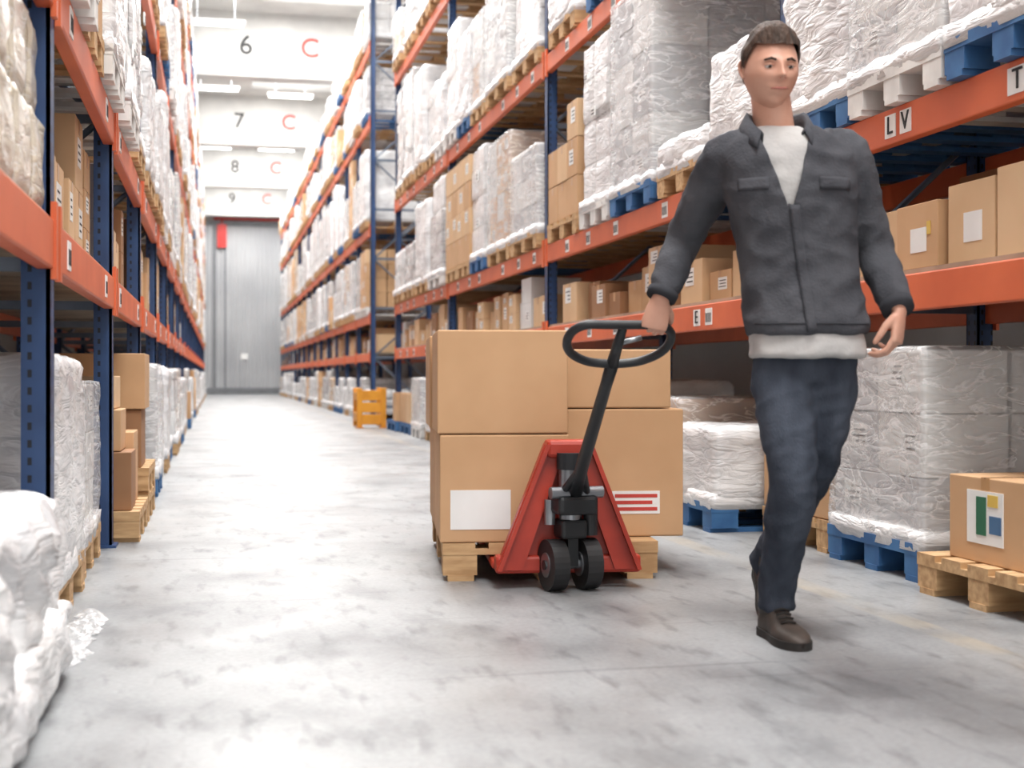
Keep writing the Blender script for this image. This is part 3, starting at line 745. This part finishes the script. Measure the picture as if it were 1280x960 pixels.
def shoe(name,heel,yaw,pitch):
    q=MB(); q.xf=Matrix.Translation(heel)@Matrix.Rotation(yaw,4,'Z')@Matrix.Rotation(pitch,4,'X')
    prof=[(0,.030,.085),(.02,.037,.10),(.06,.037,.105),(.10,.037,.095),(.13,.041,.072),(.17,.047,.060),(.21,.047,.054),(.25,.038,.046),(.275,.020,.034),(.283,.006,.026)]
    prof=cr(prof,3); vs=[];fs=[];n=16
    for (l,w,h) in prof:
        for k in range(n):
            a=math.pi*2*k/n; ca,sa=math.cos(a),math.sin(a)
            zz=.022+(h-.022)*(max(0,sa)**.7 if sa>0 else 0); 
            if sa<0: zz=.022+.012*sa
            vs.append((w*math.copysign(abs(ca)**.6,ca),-l,zz))
    N=len(prof)
    for i in range(N-1):
        for k in range(n): fs.append((i*n+k,(i+1)*n+k,(i+1)*n+(k+1)%n,i*n+(k+1)%n))
    fs+=[tuple(range(n)),tuple((N-1)*n+k for k in range(n))[::-1]]
    q.add(vs,fs,'shoe_leather',smooth=True)
    out=[(w+.004,-l) for l,w,h in prof]+[(-w-.004,-l) for l,w,h in reversed(prof)]
    q.prism(out,'z',0.0,.024,'shoe_sole')
    q.tube([(0,-.05,.07),(0,-.045,.13)],[(.042,.048),(.044,.05)],'shoe_leather',18)
    for k in range(5): q.tube([(-.022,-.10-.018*k,.098-.009*k),(0,-.10-.018*k,.104-.009*k),(.022,-.10-.018*k,.098-.009*k)],.0035,'shoe_sole',6,ref=(0,0,1))
    return q.obj(name,man)
shoe('shoe_front',(-.020,.10,0),math.radians(10),0)
pt=math.radians(32)
shoe('shoe_back',(.04,.50,.265*math.sin(pt)*.93),0,pt)
def hand(name,w,d,n,t,curls,thumb,spread=.04,sleeve=None):
    d=d.normalized(); n=(n-d*n.dot(d)).normalized(); 
    q=MB()
    if sleeve is not None: q.tube([sleeve,w,w+d*.02],[(.026,.022),(.027,.021),(.032,.018)],'skin',14,ref=tuple(t))
    q.tube([w-d*.005,w+d*.03,w+d*.07,w+d*.092],[(.028,.018),(.038,.018),(.042,.016),(.040,.013)],'skin',18,ref=tuple(t))
    lens=[(.042,.026,.020),(.046,.030,.021),(.043,.028,.020),(.034,.021,.018)]
    for i in range(4):
        off=.031-.0205*i; p=w+d*(.083-.004*abs(i-1))+t*off; pts=[p-d*.02,p]; ang=0
        for k in range(3):
            ang+=curls[k]+(.06*i if name=='hand_left' else 0); dd=(d*math.cos(ang)+n*math.sin(ang)+t*(off*spread*(10 if ang<1 else 0))).normalized()
            p=p+dd*lens[i][k]; pts.append(p)
        q.tube(pts,[.0095,.0098,.009,.0082,.0066],'skin',12,ref=tuple(t))
        q.ell(pts[-1],(.0064,)*3,'skin',10,8)
    p=w+d*.02+t*.026+n*.006; a1,a2=thumb
    tt=.7 if name=='hand_right' else .35
    p1=p+(t*tt+d*.7+n*a1).normalized()*.036; p2=p1+(t*tt*.4+d*.85+n*a2).normalized()*.031; p3=p2+(d*.85+n*a2*1.3).normalized()*.024
    q.tube([p-t*.012,p,p1,p2,p3],[.014,.0145,.0115,.0105,.008],'skin',12,ref=tuple(n)); q.ell(p3,(.0078,)*3,'skin',10,8)
    return remesh(q,name,.0036,'skin',2)
hand('hand_right',wR,handd,handn,handd.cross(handn).normalized(),(1.0,1.45,1.0),(.75,.9),0,mid(elR,wR,.85))
dL=Vector((-.10,-.05,-1)).normalized(); nL=Vector((-.85,0.5,0)); nL=(nL-dL*nL.dot(dL)).normalized()
hand('hand_left',wL,dL,nL,-(dL.cross(nL)).normalized(),(.5,.65,.45),(.5,.4),.02,mid(elL,wL,.85))
# head
HC=Vector((-.036,-.036,1.676)); HR=Matrix.Rotation(math.radians(8),3,'Z')@Matrix.Rotation(math.radians(8),3,'X')
def g(x,s): return math.exp(-(x/s)**2)
def headpt(sx,sy,sz):
    x,y,z=.077*sx,.097*sy,.118*sz
    if sz<0:
        k=-sz; x*=1-.26*k**2.2
        if sy>0: y*=1-.35*k
        else: y*=1+.08*k**2
    if sz>0.2 and sy<0: y*=1-.05*sz
    x*=1+.03*g(z+.015,.03)
    if sy<0:
        f=min(1,-sy*1.6)
        y-=f*(.024*g(x,.0115)*g(z+.022,.013)+.015*g(x,.009)*g(z+.002,.022)+.007*g(x,.019)*g(z+.026,.008))
        y-=f*(.0065*g(z-.024,.009)*g(abs(x)-.028,.022))
        y+=f*(.0085*g(abs(x)-.031,.016)*g(z-.004,.012))
        y-=f*(.0065*g(x,.024)*g(z+.053,.0065)+.0065*g(x,.02)*g(z+.066,.006)-.004*g(x,.026)*g(z+.0595,.0025))
        y-=f*(.010*g(x,.024)*g(z+.098,.015)); y-=f*.005*g(abs(x)-.042,.02)*g(z+.022,.02)
        y+=f*.004*g(x,.03)*g(z+.080,.007)
    return Vector((x,y,z))
nu,nv=120,90
q=MB(); vs=[];fs=[]
for jv in range(nv+1):
    tt=math.pi*jv/nv
    for i in range(nu):
        a=2*math.pi*i/nu; vs.append(HC+HR@headpt(math.sin(tt)*math.cos(a),math.sin(tt)*math.sin(a),-math.cos(tt)))
for jv in range(nv):
    for i in range(nu): fs.append((jv*nu+i,jv*nu+(i+1)%nu,(jv+1)*nu+(i+1)%nu,(jv+1)*nu+i))
q.add(vs,fs,'skin',smooth=True)
q.tube([(-.012,.010,1.46),(-.020,.004,1.53),(-.031,-.006,1.61),(-.034,-.008,1.65)],[(.064,.062),(.059,.058),(.057,.058),(.05,.055)],'skin',24)
for s in (-1,1):
    c=HC+HR@Vector((s*.031,-.0775,.004)); q.ell(c,(.0125,.0125,.0068),'eye_white',18,12)
    c=HC+HR@Vector((s*.031,-.0862,.0035)); q.ell(c,(.0058,.0045,.0053),'eye_iris',14,8)
    q.tube([HC+HR@Vector((s*.015,-.0955,.022)),HC+HR@Vector((s*.03,-.0955,.0265)),HC+HR@Vector((s*.047,-.082,.021))],[(.0025,.0035),(.003,.004),(.002,.0025)],'hair_brown',8,ref=(0,1,0))
    q.tube([HC+HR@Vector((s*.018,-.0885,.0080)),HC+HR@Vector((s*.031,-.0912,.0110)),HC+HR@Vector((s*.044,-.084,.0070))],.003,'skin',8,ref=(0,1,0))
    e=[(s*.076,.004,.022),(s*.084,.018,.024),(s*.087,.026,.008),(s*.083,.018,-.012),(s*.077,.006,-.026)]
    q.tube(cr([tuple(HC+HR@Vector(p)) for p in e],3),.0048,'skin',10,ref=(0,1,0)); q.ell(HC+HR@Vector((s*.077,.014,-.001)),(.006,.013,.024),'skin',12,10)
    q.ell(HC+HR@Vector((s*.0075,-.1145,-.030)),(.0028,.0022,.0015),'lips',8,6)
q.tube([HC+HR@Vector((-.026,-.091,-.0585)),HC+HR@Vector((-.01,-.1040,-.0580)),HC+HR@Vector((0,-.1060,-.0590)),HC+HR@Vector((.01,-.1040,-.0580)),HC+HR@Vector((.026,-.091,-.0585))],[.0015,.004,.004,.004,.0015],'lips',8,ref=(0,0,1))
q.obj('head',man)
q=MB(); vs=[];fs=[]
def hz(y):
    if y<-.045: return .064
    if y<.0: return .064-(y+.045)/.045*.066
    if y<.028: return -.002
    return -.002-min(1,(y-.028)/.03)*.055
for jv in range(nv+1):
    tt=math.pi*jv/nv
    for i in range(nu):
        a=2*math.pi*i/nu; s3=(math.sin(tt)*math.cos(a),math.sin(tt)*math.sin(a),-math.cos(tt)); p=headpt(*s3)
        ed=(p.z-hz(p.y)+.005*noise.noise(Vector((p.x*90,p.y*90,1)))); n=Vector(s3)
        th=.002+.010*min(1,max(0,ed)/.03)+.018*max(0,s3[2])*max(0,.6-s3[1]*.5)
        th+=.006*noise.noise(Vector((p.x*55,p.y*30,p.z*25)))
        vs.append((HC+HR@(p+n*th),ed))
for jv in range(nv):
    for i in range(nu):
        f=(jv*nu+i,jv*nu+(i+1)%nu,(jv+1)*nu+(i+1)%nu,(jv+1)*nu+i)
        if all(vs[k][1]>-.004 for k in f): fs.append(f)
q.add([v[0] for v in vs],fs,'hair_brown',smooth=True); o=q.obj('hair',man)
bm=bmesh.new(); bm.from_mesh(o.data); bmesh.ops.delete(bm,geom=[v for v in bm.verts if not v.link_faces],context='VERTS'); bm.to_mesh(o.data); bm.free()

# ------------------------------------------------------------ world, camera
w=bpy.data.worlds.new('sky'); scene.world=w; w.use_nodes=True; bg=w.node_tree.nodes['Background']; bg.inputs[0].default_value=(1,.985,.96,1); bg.inputs[1].default_value=1.35
cam=bpy.data.cameras.new('camera'); co=bpy.data.objects.new('camera',cam); scene.collection.objects.link(co)
cam.sensor_width=36; cam.lens=1700/1280*36; co.location=(0,0,.78); co.rotation_euler=(math.pi/2,0,-TH); cam.shift_y=-10/1280
cam.clip_end=200; cam.dof.use_dof=True; cam.dof.focus_distance=5.6; cam.dof.aperture_fstop=2.8
scene.camera=co
scene.view_settings.view_transform='Standard'; scene.view_settings.exposure=0.25
